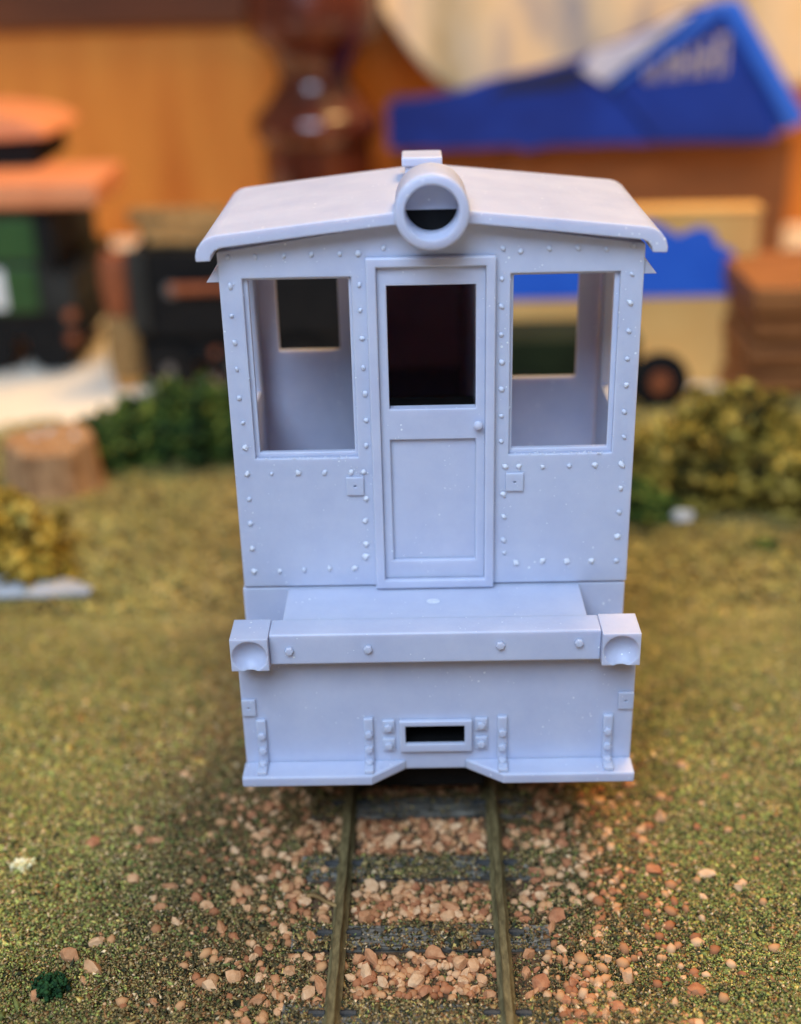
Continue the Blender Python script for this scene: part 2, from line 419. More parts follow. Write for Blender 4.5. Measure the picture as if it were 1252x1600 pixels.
def pebbles(P, size, colr):
    n = len(P); b = ICO[None] * (1 + rng.uniform(-.22, .22, (n, 12, 1))) * rng.uniform(.65, 1.3, (n, 1, 3))
    a = rng.uniform(0, 6.28, n); c, s_ = np.cos(a), np.sin(a)
    V = np.stack([b[..., 0] * c[:, None] - b[..., 1] * s_[:, None], b[..., 0] * s_[:, None] + b[..., 1] * c[:, None], b[..., 2] * .85], -1) * size[:, None, None] + P[:, None, :]
    return V.reshape(-1, 3), (ICOF[None] + (np.arange(n) * 12)[:, None, None]).reshape(-1, 3), np.repeat(colr[:, None, :], 12, 1).reshape(-1, 3)
VV = []; FF = []; CC = []; off = 0
def turf_zone(n, x0, x1, y0, y1, s0, s1, lift):
    global off
    x = rng.uniform(x0, x1, n); y = rng.uniform(y0, y1, n)
    # keep only what the view and a step beside it could show
    keep = (np.abs(x + 4) < 52 + .5 * (y + 36)) & (y < far_edge(x) + 1.0) & (rng.random(n) < turf_density(x, y))
    keep &= ~((np.abs(x) < 19) & (y > 9))
    d = np.abs(x - track_x(y)); keep &= np.abs(d - HG) > .75
    x, y = x[keep], y[keep]
    sz = rng.uniform(s0, s1, len(x)) * np.where(rng.random(len(x)) < .05, 1.8, 1)
    d = np.abs(x - track_x(y))
    tie = ((((y + 9.2) / 11.0 + .5) % 1 - .5) * 11.0)
    ontie = (np.abs(tie) < 2.1) & (d < 13.4)
    clump = np.clip(fbm(x + 77, y + 5, 3.4, 2) - .40, 0, 1) * 3.6
    sel = ~ontie | (rng.random(len(x)) < .42 + .58 * (fbm(x + 11, y + 3, 4.5, 2) > .50))
    x, y, sz, ontie, clump, d = (a[sel] for a in (x, y, sz, ontie, clump, d))
    z = np.where(ontie, -2.05, ground_z(x, y)) + rng.random(len(x)) * lift * np.where(ontie, .35, 1) + clump * lift * np.where(d < 12, .15, .8)
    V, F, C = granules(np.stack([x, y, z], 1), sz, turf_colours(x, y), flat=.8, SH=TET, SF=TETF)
    VV.append(V); FF.append(F + off); CC.append(C); off += len(V)
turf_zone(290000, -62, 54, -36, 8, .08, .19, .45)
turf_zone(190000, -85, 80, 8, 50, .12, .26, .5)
turf_zone(110000, -125, 120, 50, 160, .22, .45, .8)
turf_zone(12000, -80, 80, -60, -36, .2, .4, .6)
o = link('turf', arrays_mesh('turf', np.concatenate(VV), np.concatenate(FF), TURF, np.concatenate(CC)))
tag(o, 'olive and brown scatter turf covering the model ground', 'turf', kind='stuff')

# ---------------------------------------------------------------- track
track = empty('railway_track', (track_x(0), 0, -4), 'narrow gauge model railway track with brown rails and grey sleepers', 'track')
tr_rot = -math.atan(TRK1); track.rotation_euler = (0, 0, tr_rot)
def rail_mesh():
    prof = [(-.85, -2.0), (.85, -2.0), (.85, -1.8), (.24, -1.6), (.2, -.75), (.40, -.62), (.40, -.1), (.31, 0), (-.31, 0), (-.40, -.1), (-.40, -.62), (-.2, -.75), (-.24, -1.6), (-.85, -1.8)]
    m = MB(); n = len(prof); ys = np.linspace(-75, 135, 106)
    vs = []; 
    for y in ys: vs += [(px + .05 * math.sin(y * .9) * (pz > -1), y, pz + 4) for px, pz in prof]
    fs = [tuple(range(n)), tuple(range(len(vs) - 1, len(vs) - n - 1, -1))]
    for k in range(len(ys) - 1):
        for i in range(n): fs.append((k * n + i, k * n + (i + 1) % n, (k + 1) * n + (i + 1) % n, (k + 1) * n + i))
    return m.add(vs, fs).mesh('rail', RAILMAT)
RM = rail_mesh()
for s in (-1, 1): link('rail', RM, track, (s * HG, 0, 0))
def sleeper_mesh(seed):
    r = random.Random(seed); m = MB(); n = 15
    vs = []; fs = []
    for i in range(n + 1):
        x = -13.6 + 27.2 * i / n
        w = 1.75 + r.uniform(-.12, .12); h = r.uniform(-.1, .08)
        vs += [(x, -w, 0), (x, -w, 1.75 + h), (x, -w * .5, 1.85 + h + r.uniform(-.08, .08)), (x, w * .3, 1.85 + h + r.uniform(-.08, .08)), (x, w, 1.75 + h), (x, w, 0)]
    for i in range(n):
        for j in range(6): fs.append((i * 6 + j, (i + 1) * 6 + j, (i + 1) * 6 + (j + 1) % 6, i * 6 + (j + 1) % 6))
    fs += [tuple(range(6)), tuple(range(n * 6 + 5, n * 6 - 1, -1))]
    return m.add(vs, fs).mesh('sleeper', TIE)
SM = [sleeper_mesh(k) for k in range(4)]
mm = MB(); mm.lathe([(.05, -.9), (.36, -.78), (.42, 0), (.36, .78), (.05, .9)], 8, (0, 0, 0), 0)
CM = mm.mesh('rail_chair', CHAIR)
for k in range(-2, 12):
    y = -9.2 + 11.0 * (k - 2)
    sl = link('sleeper', SM[k % 4], track, (0, y, .1))
    if k <= 4:
        for s in (-1, 1):
            for q in (-1, 1): link('rail_chair', CM, sl, (s * HG + q * 1.55, 0.3, 1.98))

# ---------------------------------------------------------------- ballast: one dirt bed, single stones on it, finer gravel as one mass
bed = MB()
ys = np.linspace(-70, 130, 60); vs = []; fs = []; m5 = 9
for y in ys:
    for k in range(m5):
        x = track_x(y) - 15 + 30 * k / (m5 - 1)
        vs.append((x, y, float(ground_z(x, y)) + .06 + (.25 if 0 < k < m5 - 1 else -.25)))
for a in range(len(ys) - 1):
    for k in range(m5 - 1): fs.append((a * m5 + k, a * m5 + k + 1, (a + 1) * m5 + k + 1, (a + 1) * m5 + k))
bed_o = bed.add(vs, fs).build('ballast_bed', DIRT); tag(bed_o, kind='structure')

import bmesh
def stone_mesh(seed, mat):
    r = np.random.default_rng(seed); bm = bmesh.new(); bmesh.ops.create_icosphere(bm, subdivisions=2, radius=1)
    nrm = [Vector(r.normal(size=3)).normalized() for _ in range(13)]; d = r.uniform(.42, .8, 13)
    for v in bm.verts:
        for q, dd in zip(nrm, d):
            k = v.co.dot(q)
            if k > dd: v.co -= q * (k - dd) * .97
        v.co *= 1 + r.uniform(-.05, .05)
    st = r.uniform(.8, 1.5, 3)
    for v in bm.verts: v.co = Vector((v.co.x * st[0], v.co.y * st[1], v.co.z * st[2] * .85)) * S
    me = bpy.data.meshes.new('stone'); bm.to_mesh(me); bm.free(); me.materials.append(mat)
    me.polygons.foreach_set('use_smooth', [True] * len(me.polygons)); me.set_sharp_from_angle(angle=math.radians(14))
    return me
STM = [stone_mesh(50 + k, STONE[k % 4]) for k in range(12)]
spots = []
def try_spot(x, y, r, gap=.78):
    for a, b2, c2 in spots:
        if (a - x) ** 2 + (b2 - y) ** 2 < ((r + c2) * gap) ** 2: return False
    spots.append((x, y, r)); return True
# notable stones seen singly in the photograph (x, y, radius)
for q in [(-36.0, -24.7, 1.25), (-38.4, -23.3, 1.2), (-36.4, -20.9, 1.05), (-40.4, -5.2, .9), (-35.4, -3.2, .85), (-33.0, -5.0, .75), (29.9, -11.3, 1.0), (14.4, -6.0, .9),
          (-34.5, -11.0, .7), (-30.2, -12.0, .75), (-23.6, -27.0, .9), (25.5, -28.0, .95), (18.8, -26.0, .9), (-40.8, -27.9, .8), (-28.7, -17.6, .7), (12.4, -17.5, 1.1), (-21.3, -3.6, .8)]:
    try_spot(*q)
tries = 0
while len(spots) < 317 and tries < 40000:
    tries += 1
    y = random.uniform(-33, 3.5)
    tie = (((y + 9.2) / 11.0 + .5) % 1 - .5) * 11.0
    z = random.random()
    if z < .58:
        d = random.uniform(-7.3, 7.3)
        if abs(tie) < 2.5 + .1: continue
        if y < -16 and random.random() < .25: continue
    elif z < .97:
        d = random.choice((-1, 1)) * (10.0 + abs(random.gauss(0, 5.4)))
        if abs(d) < 13.6 and abs(tie) < 2.3 and random.random() < .8: continue
    else:
        d = random.choice((-1, 1)) * random.uniform(12, 36)
    try_spot(track_x(y) + d, y, random.choice((.36, .44, .52, .6, .68, .78, .95)), .72)
for i, (x, y, r) in enumerate(spots):
    o = link('stone', STM[i % 12], bed_o, (x, y, float(ground_z(x, y)) + .28 + .42 * r + (.35 if abs(x - track_x(y)) < 8 else 0)), rot=(random.uniform(-.6, .6), random.uniform(-.6, .6), random.uniform(0, 6.28)), scale=(r, r, r))
# finer gravel
n = 2600
x = np.concatenate([track_x(0) + rng.uniform(-7.4, 7.4, n), rng.choice([-1, 1], n) * (10.2 + np.abs(rng.normal(0, 9.5, n)))]); y = rng.uniform(-36, 9, 2 * n)
tie = (((y + 9.2) / 11.0 + .5) % 1 - .5) * 11.0
dd = np.abs(x - track_x(y))
k = ((np.abs(tie) > 2.2) | (dd > 13.5) | (rng.random(2 * n) < .05)) & (rng.random(2 * n) < np.where(dd > 9, .55, .9)); x, y = x[k], y[k]
sz = .16 + np.where(np.abs(x - track_x(y)) > 9, .55, .42) * rng.random(len(x)) ** 1.6
cs = np.array([lin(c) for c in [(210, 156, 106), (190, 132, 88), (226, 178, 130), (172, 112, 74)]])[rng.integers(0, 4, len(x))] * rng.uniform(.85, 1.12, (len(x), 1))
V, F, C = pebbles(np.stack([x, y, ground_z(x, y) + .34 + .3 * sz], 1), sz, cs)
o = link('gravel', arrays_mesh('gravel', V, F, attr_mat('gravel_grains'), C), bed_o); tag(o, kind='stuff')

# ================================================================ THE LOCOMOTIVE
loco = empty('resin_locomotive', (0, 0, 0), 'unpainted lavender blue resin model locomotive with riveted cab and round headlamp', 'locomotive')

def wall_top(x): return 69.35 - abs(x) * 0.141
WIN = [(-18.70, -7.90, 44.45, 63.72), (7.90, 18.70, 44.45, 63.72)]
WIN_IN = [(-18.22, -8.22, 44.95, 63.42), (8.22, 18.22, 44.95, 63.42)]
DOORHOLE = (-5.45, 5.45, 30.2, 64.7)
cutsx = (-21, -12, -4, 0, 4, 12, 21)
w = MB(); w.plate(-21, 21, 29.3, 66.4, WIN + [DOORHOLE], 0, .55, 1, wall_top, cutsx)
front = w.build('cab_front_wall', RESIN, loco, .10)
w = MB(); w.plate(-20.9, 20.9, 29.4, 66.3, WIN_IN + [DOORHOLE], .552, 1.3, 1, lambda x: wall_top(x) - .05, cutsx)
w.build('window_frame', RESIN, front, .10)
# door surround, door leaf with sunk lower panel, knob
w = MB(); w.plate(-6.4, 6.4, 29.15, 65.65, [(-5.42, 5.42, 30.15, 64.72)], -.75, .4)
w.build('door_frame', RESIN, loco, .13)
w = MB(); w.plate(-5.43, 5.43, 30.16, 64.71, [(-4.46, 4.46, 49.75, 62.75), (-4.46, 4.46, 32.3, 46.4)], -.12, 1.2)
door = w.build('door', RESIN, loco, .10)
w = MB(); w.box(-4.6, 4.6, .42, 1.1, 32.2, 46.5); w.build('door_panel', RESIN, door)
w = MB(); w.lathe([(.25, 0), (.25, -.3), (.42, -.42), (.5, -.62), (.42, -.84), (.2, -.96), (.02, -.98)], 18, (4.68, -.12, 48.1), 1); w.build('door_knob', RESIN, door)

RIV = [(-19.9, 65.9), (-17.2, 65.9), (-14.4, 65.9), (-11.7, 66.0), (-8.9, 66.0), (-7.1, 66.0), (-4.6, 66.5), (-19.9, 63.0), (-20.0, 60.0), (-19.9, 57.2), (-19.9, 54.4), (-7.1, 62.9), (-7.1, 60.3), (-7.0, 57.4), (-7.0, 54.3), (-19.9, 51.3), (-19.7, 48.6), (-19.7, 45.8), (-19.7, 42.8), (-19.7, 39.9), (-19.8, 37.0), (-19.8, 34.0), (-19.8, 31.2), (-17.1, 42.8), (-14.3, 42.8), (-11.5, 42.8), (-8.7, 42.8), (-7.4, 42.8), (-6.9, 51.5), (-6.9, 48.6), (-7.0, 45.8), (-7.2, 39.7), (-7.4, 37.1), (-7.4, 34.3), (-7.5, 32.8), (-17.0, 31.2), (-14.3, 31.3), (-11.5, 31.4), (-8.8, 31.4), (7.1, 66.2), (8.8, 65.9), (11.6, 66.1), (14.4, 66.1), (17.2, 65.9), (19.8, 66.2), (19.8, 63.4), (19.8, 60.5), (19.8, 57.6), (19.8, 54.7), (19.8, 51.9), (7.0, 63.2), (7.0, 60.4), (7.0, 57.5), (7.1, 54.6), (7.1, 51.7), (19.8, 49.0), (19.9, 46.2), (19.8, 43.1), (19.8, 40.4), (19.8, 37.6), (19.8, 34.7), (19.8, 31.8), (7.6, 43.1), (9.0, 43.1), (11.5, 43.0), (14.3, 43.1), (17.0, 43.1), (7.1, 48.8), (7.1, 46.0), (7.4, 39.9), (7.5, 37.3), (7.5, 34.5), (7.6, 33.0), (8.9, 31.7), (11.7, 31.9), (14.4, 31.8), (17.1, 31.8)]
def rivet_mesh(seed, mat, rough):
    r = random.Random(seed); m = MB(); m.lathe([(.36, .08), (.35, -.04), (.28, -.13), (.17, -.19), (.02, -.21)], 14, (0, 0, 0), 1)
    m.v = [(x * (1 + r.uniform(-rough, rough)), y * (1 + r.uniform(-rough, rough)), z * (1 + r.uniform(-rough, rough))) for x, y, z in m.v]
    return m.mesh('rivet', mat, angle=80)
RVM = [rivet_mesh(k, PALERESIN, .12) for k in range(5)]; RVW = [rivet_mesh(20 + k, DUSTY, .34) for k in range(6)]
RVS = RVM[1]; rr = random.Random(3); dustP = []
for (x, z) in RIV:
    dusty = rr.random() < (.75 if z < 43.5 else .12)
    k = rr.uniform(.8, 1.12) * (.9 if dusty else .74)
    link('rivet', rr.choice(RVW if dusty else RVM), front, (x, 0, z), rot=(0, -.7 if x > 6 else rr.uniform(-.4, .4), 0), scale=(k * rr.uniform(.8, 1.1), 1, k * rr.uniform(.95, 1.35)))
    for q in range(rr.randint(3, 9) if dusty else rr.randint(0, 2)):
        a = rr.uniform(0, 6.28); d = .32 + abs(rr.gauss(0, .32)); dustP.append((x + d * math.cos(a), -.01, z + d * math.sin(a), rr.uniform(.03, .085)))
for q in range(260):                                   # crumbs along the door frame, sills and ledges
    t = rr.random()
    if t < .35: dustP.append((rr.choice((-6.47, 6.47, -5.3, 5.3)) + rr.gauss(0, .06), -.02 if t < .2 else -.14, rr.uniform(30.5, 62), rr.uniform(.025, .07)))
    elif t < .6: dustP.append((rr.choice((-1, 1)) * rr.uniform(8, 18.5), rr.uniform(-.02, .5), 44.47, rr.uniform(.04, .13)))
    elif t < .72: dustP.append((rr.choice((-18.72, -7.88, 7.88, 18.72)) + rr.gauss(0, .06), -.01, rr.uniform(45, 63.5), rr.uniform(.03, .08)))
    elif t < .86: dustP.append((rr.uniform(-20, 20), -.02, rr.uniform(30, 44), rr.uniform(.02, .05)))
    else: dustP.append((rr.uniform(-19, 19), -7.52, rr.uniform(12, 24.5), rr.uniform(.02, .06)))
dustP = [d for d in dustP if not (d[1] > -.05 and abs(d[0]) < 6.4 and d[1] > -.1)]
dp = np.array(dustP)
V, F, C = granules(dp[:, :3], dp[:, 3], np.full((len(dp), 3), .85), .3)
o = link('sanding_dust', arrays_mesh('sanding_dust', V, F, DUSTY, C), front); o['kind'] = 'stuff'
# small pierced plates
def pierced(x0, x1, z0, z1, y, parent):
    m = MB(); cx, cz = (x0 + x1) / 2, (z0 + z1) / 2
    m.plate(x0, x1, z0, z1, [(cx - .14, cx + .14, cz - .1, cz + .1)], y - .32, y + .1)
    m.build('bracket_plate', RESIN, parent, .06)
pierced(-9.25, -7.4, 40.25, 42.3, 0, front); pierced(7.65, 9.5, 40.4, 42.45, 0, front)

# side walls with window openings, rear wall, tunnel-like hood behind
for s in (-1, 1):
    a, b2 = (-21, -19.9) if s < 0 else (19.9, 21)
    w = MB(); w.plate(1.302, 21.0, 29.3, 66.2, [(4.2, 17.5, 46.0, 61.5)], a, b2, 0)
    sw = w.build('cab_side_wall', RESIN, loco, .08)
    for q in range(12): link('rivet', RVS, sw, (s * 21.0, 1.6, 31.6 + 2.82 * q), rot=(0, 0, -s * math.pi / 2 if s < 0 else math.pi / 2))
    g = MB(); g.prism([(s * 20.95, 63.35), (s * 22.3, 63.35), (s * 20.95, 65.0)], .3, 21.5, 1); g.build('rain_strip', RESIN, sw, .05)
w = MB(); w.plate(-19.88, 19.88, 29.4, 66.2, [(-17.8, -10.6, 49.8, 61), (9.6, 17.35, 45.9, 61), (-7.0, 5.4, 40, 58.4)], 20.8, 21.6, 1, lambda x: wall_top(x) - .05, (-12, -4, 0, 4, 12))
w.build('cab_rear_wall', RESIN, loco, .12)
w = MB(); w.box(-19.85, 19.85, 1.32, 20.38, 29.35, 30.4); w.build('cab_floor', RESIN, loco)
# hood: hollow box, open to the cab
w = MB()
w.box(-8.0, -7.02, 21.65, 74, 29.3, 58.3); w.box(5.42, 6.4, 21.65, 74, 29.3, 58.3); w.box(-7.01, 5.41, 73, 74, 29.3, 58.3)
w.prism([(-8, 58.32), (6.4, 58.32), (6.0, 58.8), (4.6, 59.4), (-6.2, 59.4), (-7.6, 58.8)], 21.65, 74, 1); w.box(-7.01, 5.41, 21.65, 72.9, 29.3, 30.4)
w.build('hood', RESIN, loco, .15)
w = MB(); w.box(-6.9, 5.3, 15, 20.3, 30.45, 44.0); w.build('motor_block', BLACK, loco, .3)

# roof with rolled-down eaves
def roof_half(s):
    return [(s * 22.75, 65.95), (s * 22.78, 66.5), (s * 22.55, 67.25), (s * 22.05, 67.9), (s * 21.4, 68.3), (s * 20.7, 68.5), (s * 12, 69.45), (s * 5, 70.18), (s * 1.8, 70.5)]
outer = roof_half(-1) + [(0, 70.58)] + roof_half(1)[::-1]
inner = [(21.35, 66.0), (21.25, 66.55), (20.9, 66.98), (20.3, 67.25), (12, 68.2), (5, 68.98), (0, 69.42), (-5, 68.98), (-12, 68.2), (-20.3, 67.25), (-20.9, 66.98), (-21.25, 66.55), (-21.35, 66.0)]
w = MB(); w.prism(outer + inner, -2.0, 23.4, 1)
roof = w.build('roof', RESIN, loco, .14, angle=28)
# square roof hatch with cap
w = MB(); w.box(-2.45, 1.2, 15.2, 19.2, 70.2, 71.75); vent = w.build('roof_vent', RESIN, loco, .15)
w = MB(); w.box(-2.8, 1.55, 14.8, 19.6, 71.752, 72.75); w.build('vent_cap', RESIN, vent, .2)
# headlamp: thick tube; cavity with a half back wall and a flat black disc standing in for the unlit hollow
LZ, LX = 70.72, .12
w = MB(); w.lathe([(2.55, -4.35), (2.66, -4.5), (3.4, -4.5), (3.52, -4.38), (3.55, -3.6), (3.5, 2.2), (3.1, 3.6), (1.5, 4.4), (.02, 4.5), (.02, 2.9), (2.5, 2.8)], 56, (LX, 0, LZ), 1, close=True)
lamp = w.build('headlamp', RESIN, loco, 0, angle=50)
a0 = math.asin(.42 / 2.5)
w = MB(); w.prism([(LX + 2.52 * math.cos(a), LZ + 2.52 * math.sin(a)) for a in np.linspace(-a0, math.pi + a0, 30)], -.75, -.31, 1); w.build('lamp_back_plate', RESIN, lamp)
w = MB(); w.cyl(2.52, -.3, -.03, 32, (LX, 0, LZ), 1); w.build('lamp_dark_disc', BLACK, lamp)
# bore the lamp's hollow through the front edge of the roof, then discard the cutter
w = MB(); w.cyl(2.75, -3.2, -.02, 40, (LX, 0, LZ), 1); cutter = w.build('cutter', None)
bo = roof.modifiers.new('bore', 'BOOLEAN'); bo.object = cutter; bo.operation = 'DIFFERENCE'; bo.solver = 'EXACT'
bev = roof.modifiers['bevel']; bev.show_viewport = False
dg = bpy.context.evaluated_depsgraph_get()
bored = bpy.data.meshes.new_from_object(roof.evaluated_get(dg))
roof.modifiers.remove(bo); roof.data = bored; bored.name = 'roof'
bev.show_viewport = True
bpy.data.objects.remove(cutter)

# running board, front beam with dished corner blocks
w = MB(); w.box(-16.15, 15.85, -6.95, .6, 25.5, 28.95); rb = w.build('running_board', RESIN, loco, .08)
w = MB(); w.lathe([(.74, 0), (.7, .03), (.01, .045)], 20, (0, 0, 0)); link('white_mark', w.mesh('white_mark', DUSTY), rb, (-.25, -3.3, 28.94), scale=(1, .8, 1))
w = MB(); w.box(-21.2, 20.9, .15, 20, 10.4, 29.05); w.build('cab_base', RESIN, loco, .15)
w = MB(); w.box(-17.34, 16.94, -10.2, -6.9, 25.45, 29.05); beam = w.build('buffer_beam', RESIN, loco, .22, 3)
def dish_block(x0, x1, z0, z1):
    m = MB(); n = 40; cx, cz, R0, dep = (x0 + x1) / 2, (z0 + z1) / 2 - .2, (x1 - x0) / 2 * .93, 1.25
    vs = []; fs = []
    Rs = (R0 * R0 + dep * dep) / (2 * dep)
    for i in range(n + 1):
        for j in range(n + 1):
            x = x0 + (x1 - x0) * i / n; z = z0 + (z1 - z0) * j / n
            d = math.hypot(x - cx, z - cz)
            h = max(0, math.sqrt(max(Rs * Rs - d * d, 0)) - (Rs - dep)) if d < R0 else 0
            vs.append((x, -11.25 + h, z))
    for i in range(n):
        for j in range(n):
            a = i * (n + 1) + j; fs.append((a, a + n + 1, a + n + 2, a + 1))
    rim = [i * (n + 1) for i in range(n + 1)] + [n * (n + 1) + j for j in range(1, n + 1)] + [i * (n + 1) + n for i in range(n - 1, -1, -1)] + [j for j in range(n - 1, 0, -1)]
    b0 = len(vs); vs += [(vs[q][0], -7.0, vs[q][2]) for q in rim]
    L = len(rim)
    for q in range(L): fs.append((rim[q], rim[(q + 1) % L], b0 + (q + 1) % L, b0 + q))
    fs.append(tuple(range(b0, b0 + L)))
    m.add(vs, fs).build('buffer_block', RESIN, beam, .10, angle=40)
dish_block(-21.25, -17.35, 25.4, 29.15); dish_block(16.95, 20.85, 25.4, 29.15)

def hex_bolt(y0, y1, r, name='bolt'):
    m = MB(); m.lathe([(r, y0), (r, y1 + .1), (r * .86, y1), (.02, y1 - .02)], 6, (0, 0, 0), 1); return m.mesh(name, RESIN, angle=30)
BOLT = hex_bolt(.1, -.42, .46)
for x, z in [(-15.28, 27.21), (-7.12, 27.29), (6.56, 27.49), (14.65, 27.65)]: link('bolt', BOLT, beam, (x, -10.2, z), rot=(0, random.uniform(0, 1), 0))

# front plate with coupler slot
w = MB(); w.plate(-21.2, 21.2, 10.15, 25.44, [(-3.8, 3.25, 12.9, 16.5)], -7.5, -6.4)
plate = w.build('front_plate', RESIN, loco, .12)
w = MB()
for s in (-1, 1): w.box(*((-21.2, -20.2) if s < 0 else (20.2, 21.2)), -6.38, .1, 10.15, 25.4)
for s in (-1, 1):
    a, b2 = (-21.2, -20.2) if s < 0 else (20.2, 21.2)
    w = MB(); w.box(a, b2, -6.38, .12, 10.2, 24.2); w.build('step_side', RESIN, loco, .1)
w = MB(); w.plate(-4.15, 3.75, 12.75, 16.75, [(-3.5, 2.95, 13.75, 16.1)], -8.1, -7.51); slot = w.build('coupler_slot', RESIN, plate, .09)
w = MB(); w.box(-5, 5, -6.3, 4, 12.2, 18); 
w = MB(); w.plate(-4.4, 4.0, 12.6, 17.4, [(-4.0, 3.45, 12.8, 17.0)], -6.38, -1); w.build('coupler_pocket', BLACK, plate)
w = MB(); w.box(-4.4, 4.0, -.98, -.2, 12.6, 17.4); w.build('pocket_back', BLACK, plate)
for x, z in [(-5.35, 15.93), (-5.34, 13.58), (4.76, 16.08), (4.77, 13.66)]:
    m = MB(); m.box(x - .66, x + .66, -7.85, -7.4, z - .78, z + .78); p = m.build('bolt_pad', RESIN, plate, .06)
    link('bolt', BOLT, p, (x, -7.84, z), rot=(0, random.uniform(0, 1), 0))
pierced(-21.15, -19.65, 17.55, 19.6, -7.5, plate); pierced(19.5, 21.15, 17.75, 19.85, -7.5, plate)
# bottom flange, cut away between the rails
for s, e in ((-1, (-21.35, -7.25, -3.4)), (1, (21.25, 7.05, 2.9))):
    m = MB(); P2 = [(e[0], -7.48), (e[0], -10.45), (e[1], -10.45), (e[2], -7.48)]
    m.prism(P2, 10.1, 11.4, 2); fl = m.build('bottom_flange', RESIN, loco, .22, 3)
mm = MB(); mm.box(-.5, .5, -7.95, -7.45, 11.3, 17.05); mm.box(-.5, .5, -10.1, -7.96, 11.35, 11.85)
STRAP = mm.mesh('strap', RESIN)
for x in (-19.2, -7.52, 7.05, 18.5):
    st = link('strap', STRAP, plate, (x, 0, 0), bevel=.08)
    for z in (15.15, 13.25): link('bolt', BOLT, st, (0, -7.93, z), rot=(0, random.uniform(0, 1), 0))
    b2 = link('bolt', BOLT, st, (0, -8.75, 11.82), rot=(-math.pi / 2, 0, 0))

# running gear standing on the rails (in the dark below the body)
w = MB(); w.box(-9.5, 5.5, -2, 62, 3.6, 10.3); w.build('chassis', BLACK, loco, .3)
WH = MB(); WH.lathe([(.02, -.9), (4.6, -.9), (4.7, -.5), (5.0, -.5), (5.0, 1.0), (5.55, 1.1), (5.55, 1.5), (.02, 1.5)], 28, (0, 0, 0), 0)
WHM = WH.mesh('wheel', STEEL)
for y in (12, 46):
    for s in (-1, 1):
        link('wheel', WHM, loco, (track_x(y) + s * HG, y, 5.0), rot=(0, 0, math.pi if s > 0 else 0))
    a = MB(); a.cyl(.9, -7.3, 7.3, 12, (track_x(y), y, 5.0), 0); a.build('axle', STEEL, loco)

# ================================================================ THINGS ON THE LAYOUT
def bush(name, label, centres, n, colours, size, seed, group=None, base=None, cat='bush'):
    """centres: (x, y, z, rx, ry, rz) lobes of foam"""
    r = np.random.default_rng(seed); P = []; Cc = []
    per = n // len(centres); pal = np.array([lin(c) for c in colours])
    for (cx, cy, cz, rx, ry, rz) in centres:
        d = r.normal(size=(per, 3)); d /= np.linalg.norm(d, axis=1)[:, None]
        k = .55 + .5 * r.random(per) ** .6
        bumpy = 1 + .28 * np.sin(d[:, 0] * 7 + cx) * np.sin(d[:, 1] * 6 + cy) + .16 * np.sin(d[:, 2] * 11 + cx * 2)
        p = d * (k * bumpy)[:, None] * np.array([rx, ry, rz]) + np.array([cx, cy, cz])
        P.append(p)
        ci = np.clip(((np.sin(p[:, 0] * .9 + seed) + np.sin(p[:, 1] * .8) + np.sin(p[:, 2] * 1.3 + 2)) / 3 * .5 + .5 + r.normal(0, .2, per)) * len(pal), 0, len(pal) - 1).astype(int)
        Cc.append(pal[ci] * r.uniform(.75, 1.25, (per, 1)))
    P = np.concatenate(P); Cc = np.concatenate(Cc)
    g = ground_z(P[:, 0], np.minimum(P[:, 1], 150)) - .1; P[:, 2] = np.maximum(P[:, 2], g + r.random(len(P)) * 1.2)
    b0 = np.array(base if base else (centres[0][0], centres[0][1], float(ground_z(centres[0][0], centres[0][1]))))
    V, F, C = granules(P - b0, size * r.uniform(.6, 1.4, len(P)), Cc, .4)
    root = empty(name, b0, label, cat, group)
    link('foliage', arrays_mesh('foliage', V, F, LEAF, C), root)
    m = MB(); hs = min(1, centres[0][5] / 7)
    for k in range(4):
        a = k * 1.57 + seed; m.lathe([(.5 * hs, -.6 * hs), (.35 * hs, 2 * hs), (.12 * hs, 4 * hs)], 6, (math.cos(a) * 1.2 * hs, math.sin(a) * 1.2 * hs, 0))
    m.build('stem', BARK, root)
    return root
DG = [(26, 44, 24), (40, 62, 28), (58, 82, 34), (84, 106, 42), (110, 122, 52)]
YG = [(92, 74, 24), (136, 112, 38), (170, 142, 52), (188, 162, 70), (206, 180, 90)]
OG = [(46, 46, 20), (96, 84, 34), (134, 118, 46), (158, 140, 58), (196, 172, 84)]
bush('dark_bush', 'dark green foam bush left of the cab, below the black tender', [(-56, 117, 3.5, 10, 8, 7.5), (-47, 116, 5, 9, 8, 8.5), (-64, 113, 1.5, 8, 7, 5), (-40, 118, 3.5, 8, 8, 7)], 6000, DG, .75, 1, 'bushes on the turf')
bush('yellow_bush', 'large olive yellow foam bush right of the cab, before the tan box', [(50, 90, 4, 9, 8, 9), (57, 93, 9, 9, 8, 9.5), (64, 88, 4, 9, 8, 8), (44, 92, 3, 7, 7, 8)], 7000, OG, .8, 2, 'bushes on the turf')
bush('golden_bush', 'golden foam bush at the right edge below the timber stack', [(74, 92, 2.5, 7, 7, 7.5), (82, 90, 2, 8, 7, 7), (90, 96, 2, 8, 8, 8)], 4500, YG, .8, 3, 'bushes on the turf')
bush('small_dark_bush', 'small dark bush tucked against the cab right side, under the yellow bush', [(38, 84, -.5, 5.5, 6, 5)], 1600, DG, .7, 4, 'bushes on the turf')  # small bush in the dark green palette
bush('ochre_bush', 'ochre foam bush at the left edge, in front of the stump', [(-70, 64, 3, 8, 7, 7), (-77, 68, 5, 8, 7, 9), (-64.5, 60, 0, 4.5, 4, 4)], 4500, YG, .7, 5, 'bushes on the turf')
bush('green_tuft', 'tiny dark green tuft among stones at the lower left corner', [(-39.6, -27.5, -1.4, 1.5, 1.2, 1.3)], 420, [(18, 42, 26), (30, 62, 34), (44, 78, 40)], .22, 6, cat='tuft')
